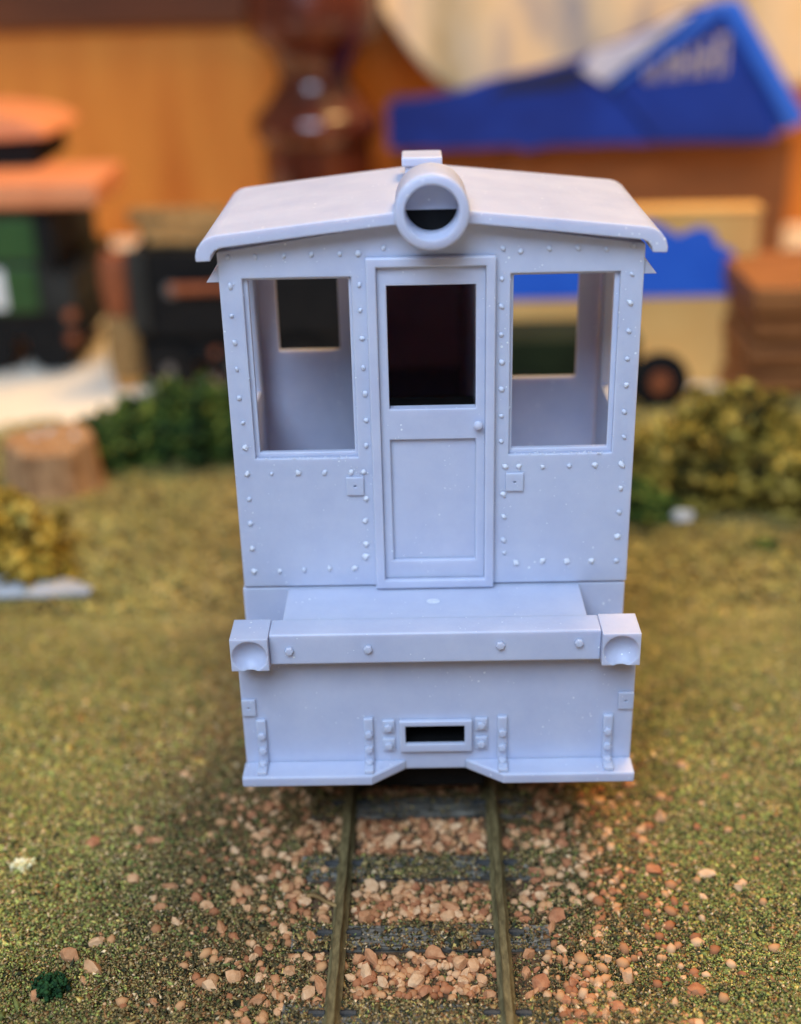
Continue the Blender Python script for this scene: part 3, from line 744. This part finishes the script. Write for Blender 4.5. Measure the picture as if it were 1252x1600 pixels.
bush('green_tuft', 'small dark green tuft on the far right turf behind the pebble', [(57, 70, -1.8, 2.4, 1.6, .9)], 300, DG, .4, 7, cat='tuft')
bush('pale_flower_tuft', 'pale yellow flower tuft at the left edge on low turf', [(-47.6, -9.2, -1.6, 1.2, .9, .8)], 160, [(236, 222, 160), (244, 234, 190), (220, 200, 130)], .26, 8, cat='tuft')

# tree stump
m = MB(); n = 26; vs = []; fs = []
prof = [(10.5, -1), (9.6, 1.5), (8.9, 5), (8.6, 9), (8.3, 11.4), (7.4, 12.0), (.1, 11.6)]
for i in range(n):
    a = 2 * math.pi * i / n; k = 1 + .07 * math.sin(3 * a) + .05 * math.sin(7 * a + 1)
    for j, (r, h) in enumerate(prof): vs.append((r * k * math.cos(a), r * k * math.sin(a), h + .5 * math.sin(2 * a) * (j > 3)))
for i in range(n):
    for j in range(len(prof) - 1): fs.append((i * 7 + j, ((i + 1) % n) * 7 + j, ((i + 1) % n) * 7 + j + 1, i * 7 + j + 1))
fs.append(tuple(i * 7 + 6 for i in range(n))); fs.append(tuple(i * 7 for i in range(n))[::-1])
st = empty('tree_stump', (-72, 99, -2.4), 'brown cut tree stump with pale flecks on top at the left edge', 'stump')
m.add(vs, fs).build('bark', BARK, st)
for k in range(7):
    a = random.uniform(0, 6.28); r = random.uniform(1, 6.2)
    link('pale_fleck', STM[k], st, (r * math.cos(a), r * math.sin(a) * .7, 12.0), scale=(1.0, .9, .4)).data = STM[k]
flk = bpy.data.materials['whitened_resin']
for k, o in enumerate([c for c in st.children if c.name.startswith('pale_fleck')]):
    me = o.data.copy(); me.materials.clear(); me.materials.append(ROCK); o.data = me

# flat grey rock on the left, white pebble on the right
def rock(name, label, loc, scl, seed, mat, cat='rock'):
    me = stone_mesh(seed, mat); me.name = name
    o = link(name, me, None, loc, scale=scl, rot=(0, 0, random.uniform(-.25, .25))); return tag(o, label, cat)
rock('flat_rock', 'long flat pale grey rock at the left edge below the ochre bush', (-68, 57, -.6), (14, 4.6, 2.6), 407, ROCK)
rock('white_pebble', 'single round white pebble on the turf right of the cab', (44.5, 78.5, .3), (1.6, 1.5, 1.7), 402, WHITEP, 'pebble')
m = MB(); vs = []; 
for i in range(9):
    q = i / 8; vs += [(-14.7 + 3.4 * q, -14.3 - 1.5 * q + .3 * math.sin(q * 5), -2.0 + .1 * math.sin(q * 9) + k) for k in (0, .3)] 
fs = [(2 * i, 2 * i + 2, 2 * i + 3, 2 * i + 1) for i in range(8)]
o = m.add(vs, fs).build('dry_twig', COALWOOD, base=(-13, -15, -2.2)); sm = o.modifiers.new('thick', 'SOLIDIFY'); sm.thickness = .45 * S
tag(o, 'short dry tan twig lying left of the left rail', 'twig')

# ---------------------------------------------------------------- models standing behind on the table
TZ = -7.0
# green railcar with salmon roof at the left edge
g = empty('green_railcar', (-112, 195, TZ), 'dark green model railcar with bright salmon roof at the left edge', 'railcar')
def part(name, mat, parent, x0, x1, y0, y1, z0, z1, bev=.4):
    p = parent.location / S; m = MB(); m.box(x0 - p.x, x1 - p.x, y0 - p.y, y1 - p.y, z0 - p.z, z1 - p.z); return m.build(name, mat, parent, bev)
part('body', GREYP, g, -150, -91, 188, 232, 8.5, 36)
part('side_panel', GREENP, g, -150, -96.5, 187.2, 188.0, 9.5, 21)
part('upper_panel', GREENP, g, -150, -95.5, 187.3, 188.0, 22.5, 33)
part('doorway', BLACK, g, -94.8, -91.6, 187.2, 188.0, 20, 34)
part('corner_post', GREYP, g, -91, -87, 186, 231, 5, 19)
part('roof', SALMON, g, -156, -77.8, 184, 215, 36, 42.0, 1.0)
m = MB(); m.prism([(-156, 47.3)] + [(-124 + 30 * math.cos(a) * 1.0, 49.6 + 6.5 * math.sin(a)) for a in np.linspace(0, math.pi, 16)], 206, 240, 1)
m.v = [(x + 112, y - 195, z - TZ) for x, y, z in m.v]; m.build('roof_cap', SALMON, g, .3)
part('roof_gap', BLACK, g, -150, -98, 208, 238, 42.1, 49.3, .1)
part('underframe', BLACK, g, -152, -86, 189, 231, 1.5, 8.4)
for x in (-145, -128, -111, -96):
    m = MB(); m.lathe([(.1, -1), (5.6, -1), (6.2, 0), (6.2, .8), (5.2, 1), (.1, 1)], 24, (x + 112, -5.5, 6.2), 1); m.build('wheel', BLACK, g)
part('number', WHITEP, g, -108.5, -104.6, 186.9, 187.18, 10.5, 20.5, .1)
for x, z in ((-88.5, 9), (-89, 3)):
    m = MB(); m.lathe([(.1, -1.6), (1.4, -1.2), (1.6, 0), (1.4, 1.2), (.1, 1.6)], 14, (x + 112, -9, z - TZ), 1); m.build('buffer', RUST, g)

# black tender with wood load
b = empty('black_tender', (-48, 185, TZ), 'black model tender with pale wood load left behind the cab', 'tender')
part('body', BLACK, b, -69.5, -16, 174, 214, 6, 27.2, .5)
part('end_plate', GREYP, b, -70.4, -66, 172.6, 173.9, 8, 28, .2)
part('frame', BLACK, b, -70, -14, 176, 212, -1, 5.9, .3)
r = random.Random(5)
for k in range(9):
    m = MB(); m.cyl(1.7 + r.random() * .8, -12, 12, 10, (-15 + k * 4.2 + r.random() * 6 - 3, 5 + r.uniform(-6, 10), 36 + r.uniform(-1, 2.2)), 0); m.build('log', COALWOOD, b)
part('load_bed', COALWOOD, b, -66, -20, 178, 210, 27.3, 29.3, .8)
for x in (-62, -46, -30):
    m = MB(); m.lathe([(.1, -1), (5.4, -1), (6.0, 0), (6.0, .8), (5.0, 1), (.1, 1)], 24, (x + 48, -12.5, 6.0), 1); wl = m.build('wheel', BLACK, b)
    m = MB(); m.lathe([(.1, -.6), (1.3, -.5), (1.3, .4), (.1, .5)], 12, (x + 48, -14.2, 6.0), 1); m.build('hub', STEEL, wl)
m = MB(); m.cyl(1.2, -9, 5, 12, (-3, -12.6, 25.5), 0); m.build('pipe', RUST, b)
m = MB(); m.lathe([(.1, -.8), (1.7, -.6), (1.7, .4), (.1, .6)], 14, (-12.0, -12.2, 25.2), 1); m.build('lamp', STEEL, b)
for z in (3.5, 9.5):
    m = MB(); m.lathe([(.1, -.8), (1.2, -.6), (1.2, .4), (.1, .6)], 14, (-2.5, -12.6, z), 1); m.build('lamp', RUST, b)
# red-brown barrel beside it
m = MB(); m.lathe([(3.2, 0), (3.9, 4), (4.3, 9), (4.2, 12), (3.9, 14), (3.3, 15)], 22); ba = empty('barrel', (-73.6, 177, TZ), 'rusty red barrel on a tan stand beside the black tender', 'barrel')
m.v = [(x, y, z + 18.5) for x, y, z in m.v]; m.build('staves', RUST, ba)
m = MB(); m.lathe([(4.2, 3), (4.6, 7), (4.4, 14), (4.0, 18.4)], 22); m.build('stand', COALWOOD, ba)
m = MB(); m.box(-3, 3, -3, 3, 0, 2.98); m.build('foot', BRASS, ba, .5)

# small dark wagon with rust-centred wheel at right
g = empty('dark_wagon', (38, 146, TZ), 'dark green model wagon behind the yellow bush with rusty wheel hub', 'wagon')
part('body', OLIVEDK, g, 12, 47, 142, 158, 3, 13.5, .4)
part('frame', BLACK, g, 14, 50, 143, 157, -1.5, 2.9, .3)
for x in (22, 51.2):
    m = MB(); m.lathe([(.1, -.9), (5.2, -.9), (6.4, -.5), (6.4, .8), (5.2, 1), (.1, 1)], 26, (x - 38, -6.5, 6.6 + 4.8 * (x > 40)), 1); wl = m.build('wheel', BLACK, g)
    m = MB(); m.lathe([(.1, -.9), (2.4, -.7), (2.6, .2), (.1, .4)], 16, (x - 38, -7.5, 6.6 + 4.8 * (x > 40)), 1); m.build('hub', RUST, wl)
part('axle_block', BLACK, g, 48, 54, 141, 150, -7.0, 2, .3)

# stack of stained timbers at the right edge
g = empty('timber_stack', (100, 160, TZ), 'stack of brown stained timbers at the right edge', 'timber stack')
zz = TZ
for k, hgt in enumerate((6.2, 6.2, 6.3, 6.6, 7.2)):
    part('timber', TIMBER, g, 71.5 + (k % 2) * .8 - (k == 4) * .9, 140, 142.5 + (k % 2) * .9 - (k == 4) * 1.3, 176, zz, zz + hgt - 1.3, .5); zz += hgt
    if k < 4: part('spacer', OAKDARK, g, 76, 138, 146, 174, zz - 1.29, zz - .01, .05)

# tan box with a blue scalloped label
g = empty('tan_box', (50, 190, TZ), 'tan cardboard box with a blue scalloped label behind the bush', 'box')
part('carton', KRAFT, g, 10, 78.2, 170, 176, TZ, 34.4, .5)
lab = [(18, 15.0), (73.5, 15.0), (75.6, 17.0), (75.2, 19.5), (73.0, 21), (73.4, 24), (71.5, 26.2), (68.5, 27.2), (67.8, 29.8), (65, 31.4), (61.8, 30.6), (59.5, 29.4), (56.8, 31.0), (53, 32.8), (48, 33.0), (44, 31.5), (40, 33), (34, 33.2), (28, 31.4), (22, 32.6), (18, 31)]
m = MB(); m.prism([(x - 50, z - TZ) for x, z in lab], -20.35, -20.02, 1); m.build('label', BLUEB, g, 0)
part('lid_edge', KRAFT, g, 9.7, 78.6, 169.6, 176.4, 34.42, 35.4, .2)

# brown carton far behind with the blue box on it
g = empty('brown_carton', (60, 300, TZ), 'big brown cardboard carton under the torn blue box', 'box')
part('carton', BROWNC, g, -6, 113, 270, 335, TZ, 36.4, .6)
part('flap', BROWNC, g, 26, 36, 268.6, 269.9, TZ + 1, 36.2, .2)
g = empty('blue_box', (50, 290, 36.5), 'dark blue box with raised open flap and cream lettering on the brown carton', 'box')
def bpoly(name, poly, y0, y1, mat, bev=.3):
    m = MB(); m.prism([(x - 50, z - 36.5) for x, z in poly], y0 - 290, y1 - 290, 1); return m.build(name, mat, g, bev)
def ragged(poly, step, amp, seed):
    r = random.Random(seed); out = []
    for k in range(len(poly)):
        (x0, z0), (x1, z1) = poly[k], poly[(k + 1) % len(poly)]; L = math.hypot(x1 - x0, z1 - z0); n = max(1, int(L / step))
        for q in range(n):
            u = q / n; out.append((x0 + (x1 - x0) * u + (r.gauss(0, amp) if q else 0), z0 + (z1 - z0) * u + (r.gauss(0, amp) if q else 0)))
    return out
bpoly('front', ragged([(-9, 36.9), (104, 36.9), (105, 41), (84, 75), (72, 71.5), (44, 60.5), (24, 56.5), (8, 52.2), (-9, 49.4)], 5, .35, 2), 258, 260, BLUE)
bpoly('inner_shadow', ragged([(20, 50.5), (48, 54), (46, 58.6), (24, 54.8)], 4, .4, 8), 257.4, 257.9, BLUEDK)  # navy piece painting in the shade inside the box
bpoly('tray', [(-8.8, 36.52), (103.5, 36.52), (103.5, 44), (-8.8, 44)], 260.1, 325, BLUE)
m = MB(); vs = [(83, 262, 75), (84, 256, 75.2), (108, 256, 40.5), (106, 262, 38.5), (89, 262, 76), (90.5, 257, 75.5), (113, 257, 43), (111, 262, 41)]
m.add([(x - 50, y - 290, z - 36.5) for x, y, z in vs], [(0, 1, 2, 3), (4, 7, 6, 5), (0, 4, 5, 1), (3, 2, 6, 7), (1, 5, 6, 2), (0, 3, 7, 4)]).build('side_panel', BLUEB, g, .5)  # brighter blue puts light from the right into the panel colour
bpoly('flap_edge', [(53.8, 53.5), (55, 53.3), (70, 62.2), (84.6, 72.4), (83.4, 75.4), (80.5, 74.2), (69, 64.2)], 253, 255, BLUEB)
bpoly('flap', [(56, 53.0), (70, 38), (103.8, 38), (84.5, 73.2)], 255.1, 257.3, BLUE, .2)
bpoly('tissue', [(46.5, 58), (53, 54.0), (77, 72.5), (73, 71.6), (62, 66.0), (50, 63)], 255.2, 257.8, TISSUE, .3)
xx = 64.5
for k in range(7):                                     # blurred cream print, too soft to read
    h0 = 4.4 + k * 1.05; wd = 2.3 + .14 * k; z0 = 54.6 + k * .25
    m = MB(); bx = xx - 50
    m.box(bx, bx + wd * .34, -35.3, -34.92, z0 - 36.5, z0 + h0 - 36.5)
    if k % 3 != 1: m.box(bx + wd * .35, bx + wd, -35.3, -34.92, z0 + h0 * (.42 if k % 2 else .8) - 36.5, z0 + h0 * (.62 if k % 2 else 1) - 36.5)
    if k % 2 == 0: m.box(bx + wd * .7, bx + wd, -35.3, -34.92, z0 - 36.5, z0 + h0 * .75 - 36.5)
    m.build('lettering', CREAMINK, g); xx += wd + .62
# cream printed paper sheet hanging behind
nxp, nzp = 40, 24; vs = []; fs = []
for i in range(nxp + 1):
    for j in range(nzp + 1):
        u = i / nxp; v = j / nzp
        x = -11 + 151 * u; z0 = 47 if x > 14 else 47 + ((14 - x) / 25) ** 1.6 * 26
        z = z0 + (112 - z0) * v
        vs.append((x, 306 + 3.2 * math.sin(u * 21 + v) + 2 * math.sin(u * 9 + 2) + 14 * v, z))
for i in range(nxp):
    for j in range(nzp): a = i * (nzp + 1) + j; fs.append((a, a + nzp + 1, a + nzp + 2, a + 1))
m = MB(); m.add(vs, fs); o = m.build('paper_sheet', PAPER, base=(60, 306, 47)); sm = o.modifiers.new('thick', 'SOLIDIFY'); sm.thickness = .4 * S
tag(o, 'wavy cream printed paper sheet standing behind the blue box', 'paper')

# turned post and oak cabinet
p = empty('turned_post', (-32.8, 300, TZ), 'dark red lacquered turned wooden post behind the cab roof', 'post')
def lp(prof): return [(r, z - TZ) for r, z in prof]
m = MB(); m.lathe(lp([(18.0, TZ), (18.2, 10), (17.6, 22), (18.0, 30), (17.2, 33.0), (17.4, 34.0)]), 48); m.build('shaft', MAHOG, p)
m = MB(); m.lathe(lp([(17.2, 34.02), (19.6, 35.0), (20.6, 38.0), (20.2, 41.5), (18.6, 43.6), (16.8, 44.6)]), 48); m.build('bead', MAHOG, p)
m = MB(); m.lathe(lp([(16.7, 44.62), (15.2, 47.0), (12.4, 50.5), (11.2, 53.5), (12.0, 57.5), (14.6, 61.5), (17.2, 64.0)]), 48); m.build('neck', MAHOG, p)
m = MB(); m.lathe(lp([(17.3, 64.02), (20.2, 65.4), (21.2, 69.5), (20.8, 76), (18.4, 84), (17.5, 96), (18.2, 118), (18.2, 130)]), 48); m.build('upper_shaft', MAHOG, p)
c = empty('oak_cabinet', (0, 352, TZ), 'orange oak cabinet side with dark top rail behind the models', 'cabinet')
part('panel', OAK, c, -330, 330, 347, 353, TZ, 66.2, .3)
part('top_rail', OAKDARK, c, -330, 330, 343, 353, 66.3, 140, 2.0)
